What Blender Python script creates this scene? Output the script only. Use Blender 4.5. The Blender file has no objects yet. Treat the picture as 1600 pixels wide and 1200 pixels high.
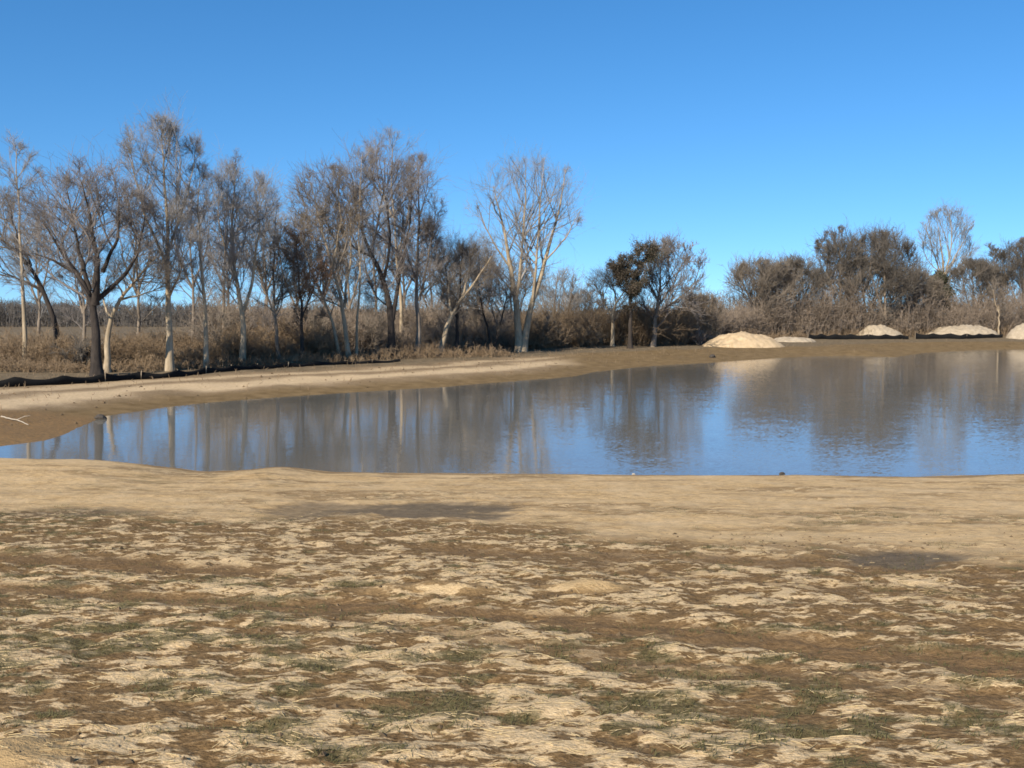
import bpy, math, random
import numpy as np
random.seed(7)
sc = bpy.context.scene
R = math.radians
# ------------------------------------------------------------------ camera, sky, sun, exposure
F = 1537.0; EYE = 4.2; PITCH = math.atan(110 / F)
cd = bpy.data.cameras.new('camera'); cam = bpy.data.objects.new('camera', cd); sc.collection.objects.link(cam)
cam.location = (0, 0, EYE); cam.rotation_euler = (R(90) - PITCH, 0, 0)
cd.sensor_width = 36; cd.lens = 36 * F / 1600; cd.clip_end = 6000; cd.clip_start = 0.05
sc.camera = cam
SUN_EL = R(34); SUN_DIR = (-0.52, -0.84)
w = bpy.data.worlds.new('World'); sc.world = w; w.use_nodes = True
wn = w.node_tree.nodes; wl = w.node_tree.links
sky = wn.new('ShaderNodeTexSky'); sky.sky_type = 'NISHITA'; sky.sun_disc = False
sky.sun_elevation = SUN_EL; sky.sun_rotation = math.atan2(SUN_DIR[0], SUN_DIR[1])
sky.air_density = 1.0; sky.dust_density = 0.0; sky.ozone_density = 5.5; sky.altitude = 50
hs = wn.new('ShaderNodeHueSaturation'); hs.inputs['Saturation'].default_value = 1.2; hs.inputs['Hue'].default_value = .498; hs.inputs['Value'].default_value = 1.08
tc = wn.new('ShaderNodeTexCoord'); mpg = wn.new('ShaderNodeMapping'); mpg.inputs['Location'].default_value = (0, 0, .09)
wl.new(tc.outputs['Generated'], mpg.inputs[0]); wl.new(mpg.outputs[0], sky.inputs[0])
wl.new(sky.outputs[0], hs.inputs['Color']); wl.new(hs.outputs[0], wn['Background'].inputs[0])
wn['Background'].inputs[1].default_value = 0.105
ld = bpy.data.lights.new('sun', 'SUN'); ld.energy = 4.9; ld.angle = R(0.5); ld.color = (1, 0.915, 0.78)
sun = bpy.data.objects.new('sun', ld); sc.collection.objects.link(sun)
_h = math.hypot(*SUN_DIR); ce = math.cos(SUN_EL)
from mathutils import Vector
_sd = Vector((SUN_DIR[0] / _h * ce, SUN_DIR[1] / _h * ce, math.sin(SUN_EL)))
sun.rotation_euler = _sd.to_track_quat('Z', 'Y').to_euler()
sc.view_settings.view_transform = 'Standard'; sc.view_settings.look = 'None'
sc.view_settings.gamma = 1; sc.view_settings.use_curve_mapping = False; sc.view_settings.exposure = 0.56
sc.render.engine = 'CYCLES'
sc.cycles.max_bounces = 6; sc.cycles.transparent_max_bounces = 4
sc.cycles.filter_width = 1.7

# ------------------------------------------------------------------ helpers
def ray(px, py):
    u = (np.asarray(px, float) - 800) / F; v = (600 - np.asarray(py, float)) / F
    c, s = math.cos(PITCH), math.sin(PITCH)
    return u, c + v * s, v * c - s
def at(px, py, z=0.0):                       # point of a pixel's ray at height z
    u, y, q = ray(px, py); t = (z - EYE) / q
    return np.array([u * t, y * t, z])
def P(px, py, Y):                            # point of a pixel's ray at world depth Y
    u, y, q = ray(px, py); t = Y / y
    return np.array([u * t, Y, EYE + q * t])

def _hash(ix, iy, seed):
    h = (ix.astype(np.int64) * 374761393 + iy.astype(np.int64) * 668265263 + seed * 974634777) & 0xffffffff
    h = ((h ^ (h >> 13)) * 1274126177) & 0xffffffff
    return ((h ^ (h >> 16)) & 0xffff) / 65535.0
def noise(x, y, s, seed=0):
    x = x / s; y = y / s
    ix = np.floor(x); iy = np.floor(y); fx = x - ix; fy = y - iy
    fx = fx * fx * fx * (fx * (fx * 6 - 15) + 10); fy = fy * fy * fy * (fy * (fy * 6 - 15) + 10)
    a = _hash(ix, iy, seed); b = _hash(ix + 1, iy, seed); c = _hash(ix, iy + 1, seed); d = _hash(ix + 1, iy + 1, seed)
    return (a + (b - a) * fx) * (1 - fy) + (c + (d - c) * fx) * fy
def fbm(x, y, s, seed=0, o=3, g=0.5):
    r = 0; a = 1; t = 0
    c, q = math.cos(0.6), math.sin(0.6)
    for k in range(o):
        r = r + a * noise(x, y, s, seed + 31 * k); t += a; a *= g; s *= 0.47
        x, y = c * x - q * y + 3.7, q * x + c * y - 1.3
    return r / t
def ss(a, b, x):
    t = np.clip((x - a) / (b - a), 0, 1); return t * t * (3 - 2 * t)

def mesh_np(name, V, Fq, mat, parent=None, smooth=True):
    V = np.asarray(V, np.float32); Fq = np.asarray(Fq, np.int32)
    me = bpy.data.meshes.new(name); n = len(Fq); k = Fq.shape[1]
    me.vertices.add(len(V)); me.vertices.foreach_set('co', V.ravel())
    me.loops.add(n * k); me.loops.foreach_set('vertex_index', Fq.ravel())
    me.polygons.add(n); me.polygons.foreach_set('loop_start', np.arange(0, n * k, k, dtype=np.int32))
    me.polygons.foreach_set('loop_total', np.full(n, k, np.int32))
    me.polygons.foreach_set('use_smooth', np.full(n, smooth, bool))
    me.update(calc_edges=True); me.materials.append(mat)
    o = bpy.data.objects.new(name, me); sc.collection.objects.link(o)
    if parent is not None:
        o.parent = parent
    return o
def tag(o, label=None, cat=None, group=None, kind=None):
    if label: o['label'] = label
    if cat: o['category'] = cat
    if group: o['group'] = group
    if kind: o['kind'] = kind
    return o
def empty(name, loc, label, cat, group=None):
    o = bpy.data.objects.new(name, None); o.empty_display_size = 0.3; sc.collection.objects.link(o)
    o.location = [float(a) for a in loc]; return tag(o, label, cat, group)

# ------------------------------------------------------------------ terrain
near_px = [(-24, 26.0), (-18, 24.6), (-12, 24.2), (-6, 23.2), (0, 22.8), (8, 22.6), (16, 22.9), (30, 23.2), (60, 25), (95, 30)]
far_px = [(0, 699), (60, 690), (105, 678), (128, 668), (142, 659), (165, 651), (250, 637), (330, 629), (400, 623), (480, 618), (560, 613),
          (640, 608), (700, 604), (770, 598), (830, 594), (900, 588), (935, 581), (1000, 573), (1060, 569), (1110, 567),
          (1180, 562), (1260, 557), (1330, 556), (1400, 558), (1450, 551), (1530, 547), (1600, 546)]
FAR = [(-26, 27.4)] + [tuple(at(*p)[:2]) for p in far_px] + [(75, 113), (96, 100)]
FAR = np.array(FAR, float); NEAR = np.array(near_px, float)
# smooth-ish wiggle of the far shore
def subdiv(Pts, n, amp, seed):
    rs = np.random.RandomState(seed); out = []
    for a, b in zip(Pts[:-1], Pts[1:]):
        L = np.hypot(*(b - a)); m = max(1, int(L / n))
        for k in range(m):
            p = a + (b - a) * k / m
            out.append(p + rs.normal(0, amp, 2) * (L > 1))
    out.append(Pts[-1]); return np.array(out)
FAR = subdiv(FAR, 2.0, 0.12, 3); NEAR = subdiv(NEAR, 2.0, 0.08, 4)
POLY = np.concatenate([FAR, NEAR[::-1]])
def seg_dist(x, y, Pts):
    d = np.full(x.shape, 1e9)
    for a, b in zip(Pts[:-1], Pts[1:]):
        e = b - a; q = (e ** 2).sum() + 1e-12
        t = np.clip(((x - a[0]) * e[0] + (y - a[1]) * e[1]) / q, 0, 1)
        d = np.minimum(d, (x - a[0] - t * e[0]) ** 2 + (y - a[1] - t * e[1]) ** 2)
    return np.sqrt(d)
def inside(x, y):
    c = np.zeros(x.shape, bool); n = len(POLY)
    for i in range(n):
        x0, y0 = POLY[i]; x1, y1 = POLY[(i + 1) % n]
        if y0 == y1: continue
        c ^= ((y0 > y) != (y1 > y)) & (x < (x1 - x0) * (y - y0) / (y1 - y0) + x0)
    return c
def base_height(x, y):
    dn = seg_dist(x, y, NEAR); df = seg_dist(x, y, FAR); ins = inside(x, y)
    side = x / np.maximum(y, 4)
    lip = ss(15.5, 19, y) * ss(8, 3.5, dn)
    crest = 0.94 + (0.17 * ss(-0.30, -0.46, side) + 0.10 * ss(1.2, 0, np.abs(x + 4.8)) - 0.03 * ss(0.6, 0, np.abs(x + 6.6))) * lip
    zn = np.where(dn < 3.0, crest * ss(-1.2, 3.0, dn) - crest * ss(-1.2, 3.0, 0 * dn) * (1 - dn / 3.0), crest + 0.083 * np.clip(dn - 3.0, 0, 30))
    zf = np.interp(df, [0, 1.5, 4, 7, 12, 20, 45, 120, 600], [0, .12, .36, .5, .62, .85, 1.15, 1.3, 1.5])
    wn_ = ss(-3, 3, df - dn)
    z = zn * wn_ + zf * (1 - wn_)
    z = np.where(x < -16, np.minimum(z, zf + 0.5), z)
    dm = np.minimum(dn, df)
    z = np.where(ins, -0.25 * np.minimum(dm, 5), z)
    return z, dn, df, ins
def height(x, y):
    z, dn, df, ins = base_height(x, y)
    far = np.clip(df / 10, 0, 1)
    calm = .35 + .65 * ss(20, 26, y)
    z = z + calm * (fbm(x, y, 5.0, 5) - .5) * 0.16 * ss(0, 3, np.minimum(dn, df)) * (y > 20)
    z = z + calm * (fbm(x, y, 1.1, 11, 3) - .5) * 0.07 * ss(0, 1.5, np.minimum(dn, df))
    return z
def drop(px, py):                            # where a pixel's ray meets the ground
    u, y, q = ray(px, py)
    t = np.concatenate([np.linspace(3, 40, 600), np.linspace(40, 400, 1200)])
    h = np.maximum(height(u * t, y * t), 0); d = EYE + q * t - h
    i = int(np.argmax(d < 0)) if (d < 0).any() else len(t) - 1
    return np.array([u * t[i], y * t[i], h[i]])

def grid_axis(parts):
    out = []
    for a, b, st in parts: out.append(np.arange(a, b, st))
    return np.concatenate(out)
def geo(a, b, s, g):
    out = [a]; st = s
    while out[-1] < b: out.append(out[-1] + st); st *= g
    return np.array(out)
xr = np.concatenate([np.arange(0, 6, .055), np.arange(6, 14, .09), geo(14, 70, .16, 1.012), geo(72, 2600, 1.5, 1.12)])
X1 = np.concatenate([-xr[:0:-1], xr])
Y1 = np.concatenate([-geo(6, 900, .6, 1.25)[::-1], np.arange(-5.5, 2.6, .4), np.arange(2.6, 9, .045), np.arange(9, 24, .075), np.arange(24, 60, .2), np.arange(60, 135, .4), geo(135, 3500, .8, 1.07)])
GX, GY = np.meshgrid(X1, Y1)
gx, gy = GX.ravel(), GY.ravel()
Z, DN, DF, INS = base_height(gx, gy)
GZ = height(gx, gy)
SLP = gx / np.maximum(gy, 2.0)
PX = 800 + F * SLP                          # bearing only, used to place wheel tracks
fore = (gy < 26) & (~INS)
# mulch patchiness
def mulch(x, y):
    a = fbm(x * 0.6, y, .15, 21, 3, .7); b = fbm(x * .6, y, 1.6, 22, 2)
    return a + (b - .5) * .2
M_ = mulch(gx, gy)
G_ = fbm(gx * .55, gy, .16, 41, 3, .65) + (fbm(gx * .4, gy, 3.0, 43, 2) - .5) * .5
def track_mask(pts, wid):
    pp = np.array([drop(*p)[:2] for p in pts]); d = seg_dist(gx, gy, pp)
    return ss(wid, wid * .35, d + (fbm(gx, gy, .5, 77) - .5) * wid * .9)
sel = gy < 26
tracks = np.zeros_like(gx)
for pts, wd, a in [([(-60, 868), (120, 876), (390, 892)], .42, 1), ([(-60, 915), (120, 925), (330, 940), (450, 944)], .26, .9),
                (([(420, 945), (600, 948), (820, 962), (1060, 985), (1300, 1010), (1640, 1050)]), .34, 1),
                ([(560, 965), (760, 1000), (1000, 1040), (1300, 1060), (1640, 1110)], .24, .6),
                ([(720, 862), (960, 868), (1180, 876), (1330, 884), (1640, 905)], .42, .85),
                ([(880, 880), (1100, 905), (1360, 925), (1640, 940)], .35, .5),
                ([(400, 770), (640, 768), (900, 765)], .2, .25), ([(1200, 775), (1640, 782)], .2, .3)]:
    tracks = np.maximum(tracks, a * track_mask(pts, wd))
def blob(px0, px1, py, hh, seed):
    a = drop(px0, py); b = drop(px1, py); c = (a + b) / 2; rx = (b[0] - a[0]) / 2
    ry = (drop(.5 * (px0 + px1), py - hh)[1] - drop(.5 * (px0 + px1), py + hh)[1]) / 2
    q = np.sqrt(((gx - c[0]) / rx) ** 2 + ((gy - c[1]) / ry) ** 2) + (fbm(gx * .5, gy, .55, seed, 4, .65) - .5) * 1.7
    return ss(1.15, .6, q)
damp = np.maximum.reduce([blob(520, 800, 795, 15, 3), .75 * blob(395, 560, 797, 17, 4), blob(1280, 1500, 870, 14, 5),
                          .5 * blob(20, 230, 801, 9, 6)])
# how strongly a place belongs to the patchy mulched zone (near) vs. the smooth tan strip by the water
bound = np.interp(PX, [-200, 0, 350, 800, 1200, 1600, 1800], [13.9, 13.7, 13.2, 11.9, 10.6, 10.2, 10])
zone = ss(3.6, .6, bound - gy); M_ = M_ + .03 * ss(.5, -.5, bound - gy) - .022 * ss(300, 1300, PX) - .075 * zone + .03 * ss(8, 4, gy); G_ = G_ + .09 * zone
patchy = ss(.7, -.7, gy - bound + (fbm(gx, gy, 1.2, 88) - .5) * 2.2) * (gy > -8)
patchy = np.maximum(patchy, .62 * ss(.5, .66, fbm(gx * .35, gy, .8, 95, 4, .62)) * (gy > 8) * (gy < 24) * ss(2.2, 3.2, DN))
# relief: patches of straw lie proud, tracks are pressed in, clods
nearw = ss(24, 15, gy) * (~INS)
rel = (fbm(gx * .7, gy, .12, 61, 2, .6) - .5) * .045 * patchy + (fbm(gx, gy, .13, 62, 2) - .5) * .022
rel += .012 * ss(.46, .6, M_) * patchy
tracks = np.maximum(tracks, .7 * ss(.45, .1, np.abs(DN - 2.75 + (fbm(gx, gy, 1.0, 93) - .5) * .8)) * (gy < 26) * (~INS))
rel -= .03 * tracks; rel -= .04 * damp
rel += (fbm(gx * .3, gy, .9, 63, 2) - .5) * .03
GZ = GZ + rel * nearw * ss(0, .6, np.minimum(DN, DF))
# brown lump at the lower left corner
lb = drop(20, 1192); q = np.sqrt(((gx - lb[0]) / .3) ** 2 + ((gy - lb[1]) / .24) ** 2); GZ += .055 * ss(1.2, .0, q)
lump = ss(1.15, .6, q + (fbm(gx, gy, .1, 9) - .5) * .4)
lb = drop(690, 925); q2 = np.sqrt(((gx - lb[0]) / .8) ** 2 + ((gy - lb[1]) / .22) ** 2); GZ += .07 * ss(1.1, .1, q2)
lb = drop(925, 920); q3 = np.sqrt(((gx - lb[0]) / .45) ** 2 + ((gy - lb[1]) / .2) ** 2); GZ += .06 * ss(1.1, .1, q3)
lump = np.maximum.reduce([lump, .8 * ss(1.2, .5, q3), .35 * ss(1.2, .5, q2)])
# far bank colour zones by distance from the water
wob = (fbm(gx, gy, 3, 71) - .5) * 2.4
farw = ss(70, 95, gy)
strip = (1 - .7 * farw) * np.where(gy > 24, np.maximum(ss(3.0, 4.3, DF + wob) * ss(7.2, 5.6, DF + wob), .75 * ss(7.6, 8.4, DF + wob) * ss(10, 9, DF + wob)), 0)
mud = np.where((gy > 24) | (DN < 1.2), ss(3.6 + 14 * farw, 1.6 + 8 * farw, np.where(DN < 1.2, DN + 2.4, DF) + wob * .5), 0)
weed = np.where(gy > 30, ss(9.5, 12.0, DF + wob), 0)
delta = np.where((gx < -11) & (gy > 27), ss(6, 4, np.hypot(gx + 19, (gy - 33.5) * .8) + wob * .3), 0)
gV = np.stack([gx, gy, GZ], 1)
ny, nx = GX.shape
ii = (np.arange(ny - 1)[:, None] * nx + np.arange(nx - 1)[None]).ravel()
gF = np.stack([ii, ii + 1, ii + nx + 1, ii + nx], 1)

# ------------------------------------------------------------------ materials
class NT:
    def __init__(s, name):
        s.m = bpy.data.materials.new(name); s.m.use_nodes = True; s.t = s.m.node_tree; s.b = s.t.nodes['Principled BSDF']
        s.b.inputs['Specular IOR Level'].default_value = .25; s.b.inputs['Roughness'].default_value = .9
    def n(s, k, **kw):
        o = s.t.nodes.new(k)
        for a, v in kw.items(): setattr(o, a, v)
        return o
    def l(s, a, b): s.t.links.new(a, b)
    def noise(s, scale, detail=4, rough=.55, vec=None, sc3=None):
        o = s.n('ShaderNodeTexNoise'); o.inputs['Scale'].default_value = scale
        o.inputs['Detail'].default_value = detail; o.inputs['Roughness'].default_value = rough
        g = s.n('ShaderNodeNewGeometry') if vec is None else None
        v = g.outputs['Position'] if vec is None else vec
        if sc3:
            mp = s.n('ShaderNodeMapping'); mp.inputs['Scale'].default_value = sc3; s.l(v, mp.inputs[0]); v = mp.outputs[0]
        s.l(v, o.inputs['Vector']); return o.outputs['Fac']
    def ramp(s, fac, stops):
        o = s.n('ShaderNodeValToRGB'); e = o.color_ramp.elements
        while len(e) < len(stops): e.new(.5)
        for k, (p, c) in enumerate(stops): e[k].position = p; e[k].color = (c, c, c, 1) if isinstance(c, (int, float)) else (*c, 1)
        s.l(fac, o.inputs[0]); return o.outputs[0]
    def mix(s, f, a, b, mode='MIX'):
        o = s.n('ShaderNodeMix', data_type='RGBA', blend_type=mode)
        for k, v in ((0, f), (6, a), (7, b)):
            if isinstance(v, (int, float)): o.inputs[k].default_value = v
            elif isinstance(v, tuple): o.inputs[k].default_value = (*v, 1)
            else: s.l(v, o.inputs[k])
        return o.outputs[2]
    def math(s, op, a, b=0.0):
        o = s.n('ShaderNodeMath', operation=op)
        for k, v in ((0, a), (1, b)):
            if isinstance(v, (int, float)): o.inputs[k].default_value = v
            else: s.l(v, o.inputs[k])
        return o.outputs[0]
    def bump(s, h, st, d=.02):
        o = s.n('ShaderNodeBump'); o.inputs['Strength'].default_value = st; o.inputs['Distance'].default_value = d
        s.l(h, o.inputs['Height']); s.l(o.outputs[0], s.b.inputs['Normal'])
    def col(s, c): s.l(c, s.b.inputs['Base Color'])

def mat_ground():
    t = NT('ground')
    def att(n):
        a = t.n('ShaderNodeAttribute'); a.attribute_name = n; return a.outputs['Fac']
    n1 = t.noise(12, 5, .65, sc3=(.6, 1, 1)); n2 = t.noise(38, 4, .7, sc3=(.6, 1, 1)); n3 = t.noise(1.4, 4, .6); n4 = t.noise(90, 3, .7, sc3=(.5, 1, 1))
    soil = t.ramp(n2, [(.28, (.065, .038, .015)), (.5, (.185, .112, .048)), (.72, (.32, .205, .095))])
    straw = t.ramp(n4, [(.25, (.36, .24, .115)), (.5, (.58, .415, .225)), (.75, (.76, .57, .33))])
    green = t.ramp(n2, [(.3, (.045, .038, .015)), (.55, (.115, .10, .045)), (.75, (.24, .19, .10))])
    n5 = t.noise(13, 6, .68, sc3=(.45, 1, 1))
    mm = t.math('ADD', t.math('MULTIPLY', att('mulch'), .55), t.math('ADD', .235, t.math('MULTIPLY', t.math('SUBTRACT', n5, .5), 1.15)))
    mm = t.math('ADD', mm, t.math('MULTIPLY', t.math('SUBTRACT', n2, .5), .25))
    c = t.mix(t.ramp(mm, [(.51, 0.0), (.58, 1.0)]), soil, straw)
    gg = t.math('ADD', att('green'), t.math('MULTIPLY', t.math('SUBTRACT', n1, .5), .5))
    c = t.mix(t.ramp(gg, [(.64, 0.0), (.76, .7)]), c, green)
    # smooth tan strip
    n5b = t.noise(16, 5, .7, sc3=(.45, 1, 1))
    tan = t.ramp(n1, [(.25, (.36, .225, .09)), (.5, (.56, .37, .17)), (.75, (.70, .49, .255))])
    tan = t.mix(t.ramp(n5b, [(.40, .8), (.50, 0.0)]), tan, (.29, .19, .09))
    n6 = t.noise(3.2, 5, .6, sc3=(.3, 1, 1)); tan = t.mix(t.ramp(n6, [(.36, .55), (.5, 0.0)]), tan, (.34, .235, .125))
    tan = t.mix(t.ramp(n3, [(.35, .0), (.7, .5)]), tan, (.68, .50, .29))
    c = t.mix(att('patchy'), tan, c)
    trk = t.ramp(n2, [(.25, (.10, .058, .025)), (.6, (.22, .135, .062)), (.85, (.40, .28, .15))])
    c = t.mix(att('tracks'), c, trk)
    c = t.mix(t.math('MULTIPLY', att('damp'), .9), c, t.ramp(n1, [(.3, (.085, .064, .042)), (.7, (.17, .13, .085))]))
    c = t.mix(att('lump'), c, (.40, .27, .13))
    # far bank
    strip = t.ramp(n1, [(.3, (.38, .27, .15)), (.6, (.58, .43, .26))])
    fb = t.ramp(n1, [(.25, (.15, .10, .05)), (.5, (.25, .175, .10)), (.75, (.34, .255, .15))])
    fb = t.mix(att('strip'), fb, strip)
    fb = t.mix(att('mud'), fb, t.ramp(n3, [(.3, (.13, .085, .038)), (.7, (.23, .155, .075))]))
    fb = t.mix(att('delta'), fb, t.ramp(n1, [(.35, (.13, .08, .038)), (.5, (.21, .135, .065)), (.62, (.28, .155, .06)), (.75, (.20, .14, .08))]))
    fb = t.mix(att('weed'), fb, t.ramp(n3, [(.3, (.10, .075, .045)), (.7, (.22, .165, .10))]))
    c = t.mix(att('farland'), c, fb); t.col(c)
    hh = t.math('ADD', t.math('MULTIPLY', n1, .6), t.math('MULTIPLY', n2, .4))
    hh = t.math('ADD', hh, t.math('MULTIPLY', n4, .2))
    t.b.inputs['Specular IOR Level'].default_value = .08
    t.bump(hh, .8, .05); return t.m
def mat_water():
    t = NT('pond_water'); b = t.b
    b.inputs['Roughness'].default_value = .06; b.inputs['IOR'].default_value = 1.55; b.inputs['Specular IOR Level'].default_value = .5
    t.col(t.ramp(t.noise(.15, 2), [(.3, (.15, .138, .112)), (.7, (.18, .165, .135))]))
    g = t.n('ShaderNodeNewGeometry')
    def layer(scale, amp, sc3):
        mp = t.n('ShaderNodeMapping'); mp.inputs['Scale'].default_value = sc3; t.l(g.outputs['Position'], mp.inputs[0])
        o = t.n('ShaderNodeTexNoise'); o.inputs['Scale'].default_value = scale; o.inputs['Detail'].default_value = 3; t.l(mp.outputs[0], o.inputs['Vector'])
        s = t.n('ShaderNodeVectorMath', operation='SUBTRACT'); t.l(o.outputs['Color'], s.inputs[0]); s.inputs[1].default_value = (.5, .5, .5)
        m = t.n('ShaderNodeVectorMath', operation='MULTIPLY'); t.l(s.outputs[0], m.inputs[0]); m.inputs[1].default_value = amp
        return m.outputs[0]
    a1 = layer(16, (.010, .105, 0), (.6, 1, 1)); a2 = layer(2.2, (.004, .03, 0), (.5, 1, 1))
    # wind comes and goes over the pond
    win = t.ramp(t.noise(.055, 2, .5, sc3=(.6, 1, 1)), [(.35, .55), (.65, 1.0)])
    sx = t.n('ShaderNodeSeparateXYZ'); t.l(g.outputs['Position'], sx.inputs[0])
    op = t.n('ShaderNodeMapRange'); op.inputs['From Min'].default_value = -4; op.inputs['From Max'].default_value = 16; op.inputs['To Min'].default_value = .85; op.inputs['To Max'].default_value = 1.6; t.l(sx.outputs[0], op.inputs[0])
    win = t.math('MULTIPLY', win, op.outputs[0])      # the left end lies in the lee of the trees
    ad = t.n('ShaderNodeVectorMath', operation='ADD'); t.l(a1, ad.inputs[0]); t.l(a2, ad.inputs[1])
    sc_ = t.n('ShaderNodeVectorMath', operation='MULTIPLY'); t.l(ad.outputs[0], sc_.inputs[0]); t.l(win, sc_.inputs[1])
    up = t.n('ShaderNodeVectorMath', operation='ADD'); t.l(sc_.outputs[0], up.inputs[0]); up.inputs[1].default_value = (0, 0, 1)
    no = t.n('ShaderNodeVectorMath', operation='NORMALIZE'); t.l(up.outputs[0], no.inputs[0]); t.l(no.outputs[0], b.inputs['Normal'])
    return t.m
def mat_bark(name, a, b, sc3=(1, 1, .25), scale=9):
    t = NT(name); n = t.noise(scale, 4, .65, sc3=sc3); n2 = t.noise(.9, 2)
    c = t.ramp(n, [(.3, a), (.7, b)]); c = t.mix(t.ramp(n2, [(.4, .0), (.65, .45)]), c, tuple(x * .6 for x in a)); t.col(c)
    t.bump(n, .6, .03); return t.m
def mat_plain(name, a, b, scale=3, bump=.3, d=.02):
    t = NT(name); n = t.noise(scale, 4, .6); t.col(t.ramp(n, [(.3, a), (.7, b)])); t.bump(n, bump, d); return t.m
MG = mat_ground(); MW = mat_water()
BPALE = mat_bark('pale_bark', (.30, .225, .14), (.48, .38, .255))
BMID = mat_bark('grey_brown_bark', (.17, .13, .095), (.31, .25, .185))
BDARK = mat_bark('dark_bark', (.030, .024, .020), (.075, .058, .045))
TGREY = mat_plain('grey_twigs', (.18, .165, .148), (.34, .31, .28), .8, 0)
TBROWN = mat_plain('brown_twigs', (.13, .105, .08), (.27, .22, .165), .8, 0)
TRED = mat_plain('reddish_twigs', (.135, .115, .10), (.27, .23, .20), .8, 0)
TDARK = mat_plain('dark_twigs', (.095, .08, .064), (.20, .17, .135), .8, 0)
WEED = mat_plain('dead_weed_stems', (.15, .10, .058), (.30, .215, .13), .7, 0)
LRUST = mat_plain('rusty_dead_leaves', (.15, .09, .055), (.28, .18, .115), 1.2, 0)
LDARK = mat_plain('dull_brown_leaves', (.065, .05, .035), (.15, .115, .08), 1.2, 0)
LGREEN = mat_plain('dark_evergreen_foliage', (.030, .034, .018), (.07, .066, .036), 1.2, 0)
TUNDER = mat_plain('undergrowth_twigs', (.18, .138, .10), (.34, .265, .195), .5, 0)
FARW = mat_plain('distant_wood_twigs', (.07, .062, .055), (.13, .115, .10), .03, 0)
SAND = mat_plain('sand', (.38, .275, .155), (.52, .385, .235), 2.2, .5, .06)
SOILM = mat_plain('pale_spoil', (.29, .23, .155), (.42, .34, .24), 2.2, .5, .06)
FABRIC = mat_plain('black_silt_fabric', (.004, .004, .004), (.010, .009, .008), 6, .4)
WOOD = mat_plain('weathered_wood', (.22, .17, .11), (.38, .30, .21), 12, .4)
PALEW = mat_plain('bleached_wood', (.34, .28, .21), (.48, .41, .32), 12, .4)
ROCK = mat_plain('dark_rock', (.04, .033, .027), (.09, .075, .06), 8, .6)
STRAW = mat_plain('straw', (.36, .26, .12), (.62, .48, .27), 14, 0)
GRASS = mat_plain('winter_grass', (.05, .048, .018), (.17, .15, .065), 9, 0)

ground = tag(mesh_np('ground', gV, gF, MG), kind='structure')
for nm, arr in (('mulch', np.clip(M_ - .0, 0, 1)), ('green', np.where(patchy > .01, G_, 0)), ('patchy', patchy), ('tracks', tracks), ('damp', damp), ('lump', lump),
                ('strip', strip), ('mud', mud), ('weed', weed), ('delta', delta), ('farland', np.where(gy > 24, 1.0, 0.0) * (DF < DN) + 0.0)):
    a = ground.data.attributes.new(nm, 'FLOAT', 'POINT'); a.data.foreach_set('value', np.asarray(arr, np.float32))
wv = [(-40, 18, 0), (110, 18, 0), (110, 125, 0), (-40, 125, 0)]
water = tag(mesh_np('pond_water', wv, [(0, 1, 2, 3)], MW, smooth=False), kind='structure')

# ------------------------------------------------------------------ tubes and growth
def unit(v): return v / (np.linalg.norm(v, axis=-1, keepdims=True) + 1e-9)
def tubes(Pp, Rr, k=3):
    """Pp (N,S,3), Rr (N,S) -> verts, quads"""
    N, S, _ = Pp.shape
    T = np.empty_like(Pp); T[:, 1:-1] = Pp[:, 2:] - Pp[:, :-2]; T[:, 0] = Pp[:, 1] - Pp[:, 0]; T[:, -1] = Pp[:, -1] - Pp[:, -2]
    T = unit(T); ref = np.zeros((N, 1, 3)); m = np.abs(unit(Pp[:, -1] - Pp[:, 0])[:, 0]) < .6
    ref[m, 0, 0] = 1; ref[~m, 0, 1] = 1
    A = unit(np.cross(T, np.broadcast_to(ref, T.shape))); B = np.cross(T, A)
    an = np.arange(k) * 2 * np.pi / k
    V = Pp[:, :, None] + Rr[:, :, None, None] * (np.cos(an)[None, None, :, None] * A[:, :, None] + np.sin(an)[None, None, :, None] * B[:, :, None])
    b = (np.arange(N)[:, None, None] * S + np.arange(S - 1)[None, :, None]) * k
    j = np.arange(k)[None, None]; j2 = (j + 1) % k
    Fq = np.stack([b + j, b + j2, b + k + j2, b + k + j], -1).reshape(-1, 4)
    return V.reshape(-1, 3), Fq
def join(parts):
    vs = []; fs = []; o = 0
    for v, f in parts: vs.append(v); fs.append(f + o); o += len(v)
    return np.concatenate(vs), np.concatenate(fs)
def resample(pts, rad, n, rs, wob):
    pts = np.array(pts, float); s = np.r_[0, np.cumsum(np.linalg.norm(np.diff(pts, axis=0), axis=1))]
    t = np.linspace(0, s[-1], n)
    # smooth (Catmull-like) by double interpolation
    o = np.stack([np.interp(t, s, pts[:, k]) for k in range(3)], 1)
    for _ in range(2): o[1:-1] = .25 * o[:-2] + .5 * o[1:-1] + .25 * o[2:]
    w_ = rs.normal(0, wob, (n, 3)); w_[0] = 0; w_[:, 2] *= .3; w_ = .5 * w_ + .5 * np.roll(w_, 1, 0); w_[0] = 0
    return o + w_, np.interp(np.linspace(0, 1, n) ** .9, np.linspace(0, 1, len(rad)), rad)
def grow(O, D, L, R0, R1, S, wob, up, rs):
    N = len(O); Pp = np.empty((N, S + 1, 3)); Pp[:, 0] = O; d = unit(D); st = (L / S)[:, None]
    for k in range(S):
        d = unit(d + rs.normal(0, wob, (N, 3)) + np.array([0, 0, up])); Pp[:, k + 1] = Pp[:, k] + d * st
    f = np.linspace(0, 1, S + 1)[None]; Rr = R0[:, None] * (1 - f) + R1[:, None] * f
    return Pp, Rr
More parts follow.
